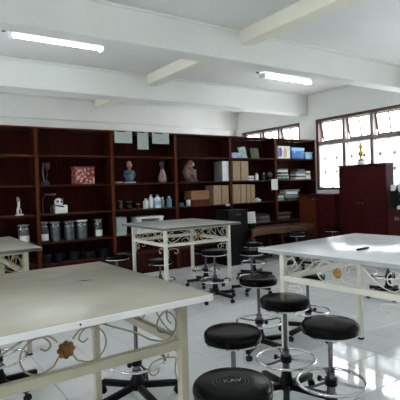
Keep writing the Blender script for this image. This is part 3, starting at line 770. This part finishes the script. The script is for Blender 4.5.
# row 1 (top): books
z = BZ[0]
t = thing('blue_book', 'blue and white book lying tilted on the top right shelf', 'book', (5.45, YS + .04, z), 0)
MB().box(-.11, .11, 0, .16, 0, .10, .003, RX(math.radians(0))).build('cover', 'book_blue', t)
MB().box(-.105, .113, .004, .156, .008, .092).build('pages', 'paper', t)
t = thing('leaning_book', 'pale green book leaning upright beside the blue book', 'book', (5.665, YS + .08, z))
MB().box(-.09, .09, 0, .022, 0, .225, .002, RY(math.radians(-6)) @ RX(math.radians(-10))).build('cover', 'book_mixed', t)
MB().box(-.086, .092, .003, .019, .003, .222, 0, RY(math.radians(-6)) @ RX(math.radians(-10))).build('pages', 'paper', t)
t = thing('dark_book', 'dark green picture book standing right of the pale green one', 'book', (5.97, YS + .09, z))
MB().box(-.10, .10, 0, .024, 0, .205, .002, RX(math.radians(-8))).build('cover', 'greenish', t)
MB().box(-.096, .102, .003, .021, .003, .202, 0, RX(math.radians(-8))).build('pages', 'paper', t)
t = thing('printed_carton', 'white carton with purple and peach print on the top right shelf', 'box', (6.705, YS + .03, z))
MB().box(-.17, .17, 0, .24, 0, .255, .004).build('body', 'paper', t)
MB().prism([(-.16, .06), (-.12, .03), (-.07, .05), (-.06, .15), (-.09, .23), (-.15, .21)], -.002, -.0002).build('purple_print', 'purple', t)
MB().prism([(-.02, .02), (.06, .03), (.08, .12), (.05, .23), (.0, .22), (-.03, .12)], -.002, -.0002).build('peach_print', 'peach', t)
t = thing('blue_tub', 'blue storage tub with a light blue lid on the top right shelf', 'tub', (7.115, YS + .03, z))
MB().box(-.175, .175, .012, .24, 0, .165, .012, None, 2).build('body', 'blue_mid', t, True)
MB().box(-.195, .195, 0, .255, .166, .232, .010, None, 2).build('lid', 'blue_light', t, True)
for s in (-1, 1): MB().box(s * .12 - .02, s * .12 + .02, -.008, .0, .12, .19, .003).build('clip', 'blue_light', t)
t = thing('pale_tub', 'pale blue-green tub on the top right shelf against the post', 'tub', (7.445, YS + .03, z))
MB().box(-.115, .115, .008, .20, 0, .115, .010, None, 2).build('body', 'blue_light', t, True)
MB().box(-.125, .125, 0, .21, .116, .150, .008, None, 2).build('lid', 'blue_pale', t, True)

# row 2, right side small things
z = BZ[1]
t = thing('small_carton', 'small white carton right of the upper tan box files', 'box', (5.815, YS + .05, z))
MB().box(-.07, .07, 0, .09, 0, .09, .003).build('body', 'paper', t); MB().box(-.071, .071, -.0015, 0, .03, .05).build('band', 'mid_grey', t)
def bottle(name, x, y, z, r, h, body, cap, label, group=None, neck=.4, lab=None):
    t = thing(name, label, 'bottle', (x, y, z), 0, group); n = r * neck
    MB().lathe([(.0001, 0), (r * .94, 0), (r, .008), (r, h * .68), (r * .9, h * .75), (n, h * .84), (n, h * .90), (.0001, h * .90)], 20).build('body', body, t, True)
    MB().lathe([(.0001, h * .88), (n * 1.25, h * .88), (n * 1.25, h * .99), (n * 1.1, h), (.0001, h)], 16).build('cap', cap, t, True)
    if lab: MB().lathe([(r + .0006, h * .2), (r + .0006, h * .55)], 20, None, False).build('bottle_label', lab, t, True)
    return t
bottle('small_bottle', 5.98, YS + .08, z, .034, .145, 'white_plastic', 'white_plastic', 'slim white bottle on the shelf right of the small carton')
bottle('small_bottle', 6.17, YS + .08, z, .030, .145, 'dark_grey', 'white_plastic', 'slim dark bottle with a white cap on the upper right shelf')
t = thing('dark_globe', 'dark round ball on a stand by the post', 'ball', (6.345, YS + .10, z))
MB().lathe([(.0001, 0), (.045, 0), (.04, .012), (.012, .02), (.01, .04), (.0001, .04)], 18).build('stand', 'dark_grey', t, True)
MB().ball((0, 0, .10), .065, 20, 12).build('ball', 'dark_grey', t, True)
tag(MB().box(-.088, .088, -.003, 0, -.11, .11).build('hanging_card', 'paper', None, False, (6.375, YS - .006, 1.418)), 'white card hung on the post left of the paper stacks', 'card')

# paper stacks: each bundle is one thing of several loose sheets/bundles
def stack(x, y, z, w, d, hs, mats, label):
    t = thing('paper_stack', label, 'papers', (x, y, z), 0, 'stacks of paper on the rightmost bookshelf'); zz = 0
    for h, m_ in zip(hs, mats):
        a = random.uniform(-.2, .2); dx = random.uniform(-.02, .02); ww = w * random.uniform(.72, 1.0)
        MB().box(-ww / 2 + dx, ww / 2 + dx, .03, d, zz, zz + h - .0008, .002, T(0, d / 2, 0) @ RZ(a) @ T(0, -d / 2, 0)).build('bundle', m_, t); zz += h
    return t
stack(6.705, YS + .04, BZ[1], .34, .22, (.03, .035, .03, .025, .04, .035, .03), ('dark_grey', 'book_mixed', 'greenish', 'paper', 'dark_grey', 'paper', 'mid_grey'), 'tall stack of papers on the upper shelf by the post')
stack(7.22, YS + .04, BZ[1], .30, .22, (.05, .03, .04, .05, .05), ('paper', 'dark_grey', 'paper', 'mid_grey', 'dark_grey'), 'stack of papers and dark folders in the middle of the upper shelf')
stack(7.48, YS + .05, BZ[1], .16, .20, (.05, .04, .05, .035), ('paper', 'paper', 'mid_grey', 'paper'), 'white stack of papers by the window end of the upper shelf')
stack(6.62, YS + .04, BZ[2], .24, .22, (.035, .04, .03, .05), ('moss', 'moss', 'paper', 'dark_grey'), 'stack with green folders on the lower shelf by the post')
stack(6.96, YS + .04, BZ[2], .38, .22, (.05, .05, .03, .05, .04), ('dark_grey', 'moss', 'mid_grey', 'paper', 'mid_grey'), 'broad stack of papers on the lower shelf left of the red cabinet')
stack(6.70, YS + .05, BZ[3], .40, .22, (.05, .04, .05, .03), ('dark_grey', 'mid_grey', 'dark_grey', 'mid_grey'), 'grey stack of files low in the rightmost bookshelf')
stack(5.70, YS + .05, BZ[3], .40, .22, (.05, .04, .04), ('dark_grey', 'mid_grey', 'dark_grey'), 'low grey pile of files right of the black box')
stack(6.15, YS + .05, BZ[3], .36, .22, (.05, .03, .05, .04), ('mid_grey', 'dark_grey', 'mid_grey', 'dark_grey'), 'grey pile of files beside the post above the worn bench')
b = MB()
r_ = bmesh.ops.create_icosphere(b.bm, subdivisions=3, radius=.06)
for v in r_['verts']:
    k = 1 + .25 * math.sin(v.co.x * 90) * math.sin(v.co.y * 70 + 1) + .12 * math.sin(v.co.z * 140)
    v.co = Vector((v.co.x * k * 1.3, v.co.y * k, max(v.co.z * k * .65 + .035, 0)))
tag(b.build('crumpled_bag', 'paper', None, False, (5.99, YS + .10, BZ[2])), 'crumpled white bag right of the row of tan box files', 'bag')

# row 3 left: jars and bottles
z = BZ[2]
g = 'plastic bottles in the middle of the bookshelves'
bottle('wash_bottle', 3.512, YS + .09, z, .048, .165, 'white_plastic', 'white_plastic', 'short white plastic bottle, leftmost of the bottle row', g)
bottle('wash_bottle', 3.614, YS + .10, z, .042, .228, 'white_plastic', 'blue_light', 'tall white bottle, second from left in the bottle row', g)
bottle('wash_bottle', 3.735, YS + .09, z, .060, .222, 'white_plastic', 'mid_grey', 'wide white bottle with pale blue label in the bottle row', g, .35, 'blue_light')
bottle('wash_bottle', 3.838, YS + .10, z, .034, .175, 'mid_grey', 'white_plastic', 'small grey bottle with a white cap in the bottle row', g)
bottle('wash_bottle', 3.965, YS + .09, z, .044, .190, 'bottle_blue', 'white_plastic', 'blue bottle, rightmost of the bottle row', g)
g = 'dark glass jars left of the bottles'
for x, r, h, m2, l in ((3.05, .040, .150, 'dark_grey', 'dark glass jar nearest the post in the bottle shelf'), (3.205, .055, .13, 'dark_grey', 'wide dark glass jar in the middle of the bottle shelf'), (3.37, .040, .085, 'rose', 'short dark jar with a rose lid beside the white bottles')):
    t = thing('dark_jar', l, 'jar', (x, YS + .10, z), 0, g)
    MB().lathe([(.0001, 0), (r * .95, 0), (r, .006), (r, h * .78), (r * .8, h * .86), (.0001, h * .86)], 20).build('glass_body', 'dark_glass', t, True)
    MB().lathe([(.0001, h * .862), (r * .85, h * .862), (r * .85, h), (.0001, h)], 20).build('lid', m2, t, True)
    MB().lathe([(.0001, .004), (r * .86, .004), (r * .86, h * .5), (.0001, h * .5)], 18).build('contents', 'dark_grey', t, True)
t = thing('bone_model', 'white bone model with a dark joint on a white foot', 'anatomy model', (1.485, YS + .10, z))
MB().box(-.052, .052, -.04, .04, 0, .022, .004).build('base', 'white_plastic', t)
MB().tube(smooth([(-.02, 0), (-.01, 0), (-.01, 0), (-.01, 0)], 1) and [(-.02, 0, .02), (-.022, 0, .08), (-.004, 0, .14), (-.004, 0, .21)], .017, 10).build('lower_bone', 'white_plastic', t, True)
MB().tube([(.024, 0, .022), (.022, 0, .07), (.004, 0, .11)], .008, 8).build('side_bone', 'paper', t, True)
MB().ball((-.012, 0, .225), .026).ball((-.014, 0, .252), .018).build('joint', 'mid_grey', t, True)
t = thing('bead_chain_model', 'string of grey beads on a bent wire behind the white head model', 'molecule model', (1.94, YS + .17, z))
MB().tube([(-.10, 0, .0), (-.105, 0, .20), (-.085, 0, .26), (-.04, 0, .285), (.09, 0, .29)], .0025, 6).build('wire', 'mid_grey', t, True)
for k in range(5): MB().ball((-.055 +   .034 * k, 0, .287), .0145, 10, 7).build('bead', 'mid_grey', t, True)
MB().box(-.13, -.06, -.04, .04, 0, .010, .002).build('foot', 'dark_grey', t)
t = thing('head_model', 'small white head model with dark patches on a white block', 'anatomy model', (2.05, YS + .09, z))
MB().box(-.07, .115, -.06, .06, 0, .125, .014, None, 2).build('block', 'white_plastic', t, True)
MB().ball((-.005, -.01, .168), .064, 18, 12, (1, .95, 1)).build('skull', 'white_plastic', t, True)
MB().ball((-.032, -.064, .178), .020, 10, 8, (1, .5, 1.1)).ball((.022, -.066, .175), .018, 10, 8, (1, .5, 1.1)).ball((.035, -.02, .215), .032, 12, 8, (1.1, 1, .6)).build('dark_patches', 'dark_grey', t, True)
MB().tube([(-.11, 0, .0), (-.12, 0, .08), (-.085, -.03, .13), (-.02, -.066, .112), (.06, -.064, .10)], .012, 8).build('arm', 'dark_grey', t, True)
tag(MB().lathe([(.0001, 0), (.045, 0), (.052, .03), (.05, .06), (.0001, .058)], 18).build('teal_cup', 'teal', None, True, (4.20, YS + .08, z)), 'small teal cup left of the orange wooden case', 'cup')
t = thing('white_mug', 'small white cup against the orange wooden case', 'cup', (4.345, YS + .07, z))
MB().lathe([(.0001, 0), (.032, 0), (.038, .02), (.039, .112), (.036, .112), (.034, .02), (.0001, .012)], 20).build('body', 'white_plastic', t, True)
t = thing('dark_red_case', 'dark red case under the orange wooden one', 'box', (4.59, YS + .03, z))
MB().box(-.19, .19, 0, .24, 0, .105, .004).build('body', 'wood_edge', t)
t = thing('wooden_drawer_case', 'orange wooden case with two drawers on the middle bookshelf', 'case', (4.59, YS + .03, z + .1055))
MB().box(-.20, .20, .008, .25, 0, .160, .003).build('body', 'orange_wood', t)
for zz in (.008, .084):
    for s in (-1, 1):
        d_ = MB().box(min(s * .004, s * .192), max(s * .004, s * .192), -.002, .0075, zz, zz + .070, .003).build('drawer', 'orange_wood', t)

# row 4: specimen jars
z = BZ[3]
JL = ['glass specimen jar with a white label, left of the tall post', 'glass specimen jar with a white label, right of the tall post',
      'grey unlabelled specimen jar, first after the labelled one', 'wide grey unlabelled specimen jar in the middle of the jar row',
      'clear-topped specimen jar with a bright rim, fourth in the row', 'specimen jar with a low white label, rightmost of the jar row']
for (x, w, h, lb, top), l in zip(((1.535, .080, .275, 1, 0), (1.815, .073, .295, 1, 0), (1.985, .076, .29, 0, 0), (2.205, .085, .285, 0, 0), (2.395, .088, .29, 0, 1), (2.66, .068, .285, 1, 0)), JL):
    t = thing('specimen_jar', l, 'jar', (x, YS + .11, z), 0, 'glass specimen jars on the lower shelf')
    MB().lathe([(.0001, 0), (w * .96, 0), (w, .008), (w, h - .022), (w * .97, h - .014), (.0001, h - .014)], 24).build('glass_body', 'jar_glass', t, True)
    MB().lathe([(.0001, .006), (w * .90, .006), (w * .93, h * .80), (.0001, h * .80)], 20).build('contents', 'fluid', t, True)
    MB().lathe([(.0001, h - .0135), (w * .985, h - .0135), (w * .985, h), (w * .95, h + .004), (.0001, h + .004)], 24).build('lid', 'white_plastic' if top else 'fluid', t, True)
    if lb:
        q = MB(); n = 10
        vs = [[q.bm.verts.new((1.004 * w * math.cos(a), 1.004 * w * math.sin(a), zz)) for a in [math.radians(215 + 110 * i / n) for i in range(n + 1)]] for zz in (.03, .125)]
        for i in range(n): q.bm.faces.new((vs[0][i], vs[0][i + 1], vs[1][i + 1], vs[1][i]))
        q.build('jar_label', 'paper', t, True)
t = thing('green_paper_pile', 'pale green pile of paper wrapped in packs beside the post', 'papers', (3.035, YS + .04, z))
for k in range(4): MB().box(-.09, .09, .0, .22, .074 * k, .074 * k + .0732, .006, T(0, .11, 0) @ RZ(random.uniform(-.05, .05)) @ T(0, -.11, 0)).build('pack', 'paper_green', t)
t = thing('white_open_box', 'white open-fronted appliance behind the middle table', 'appliance', (3.56, YS + .03, z))
for s in (-1, 1): MB().box(min(s * .24, s * .17), max(s * .24, s * .17), 0, .26, 0, .245, .004).build('side', 'white_plastic', t)
MB().box(-.25, .25, -.01, .27, .2455, .282, .006).build('top', 'white_plastic', t)
MB().box(-.169, .169, .18, .26, 0, .245).build('back', 'mid_grey', t)
MB().box(-.169, .169, .01, .18, 0, .05, .003).build('tray', 'white_plastic', t)
# row 5: dark tubs
z = BZ[4]
for (x, w, h), l in zip(((1.835, .085, .115), (2.05, .075, .12), (2.26, .085, .115), (2.50, .10, .10), (2.74, .09, .115)),
                        ('navy tub on the bottom shelf, leftmost of five', 'navy tub on the bottom shelf, second of five', 'navy tub on the bottom shelf, third of five', 'wide navy tub on the bottom shelf, fourth of five', 'navy tub on the bottom shelf, rightmost of five')):
    t = thing('navy_tub', l, 'tub', (x, YS + .12, z), 0, 'navy tubs on the bottom shelf')
    MB().lathe([(.0001, 0), (w * .8, 0), (w * .95, h - .02), (.0001, h - .02)], 20).build('body', 'navy_tub', t, True)
    MB().lathe([(.0001, h - .0195), (w, h - .0195), (w, h - .004), (w * .9, h), (.0001, h)], 20).build('lid', 'navy_tub', t, True)
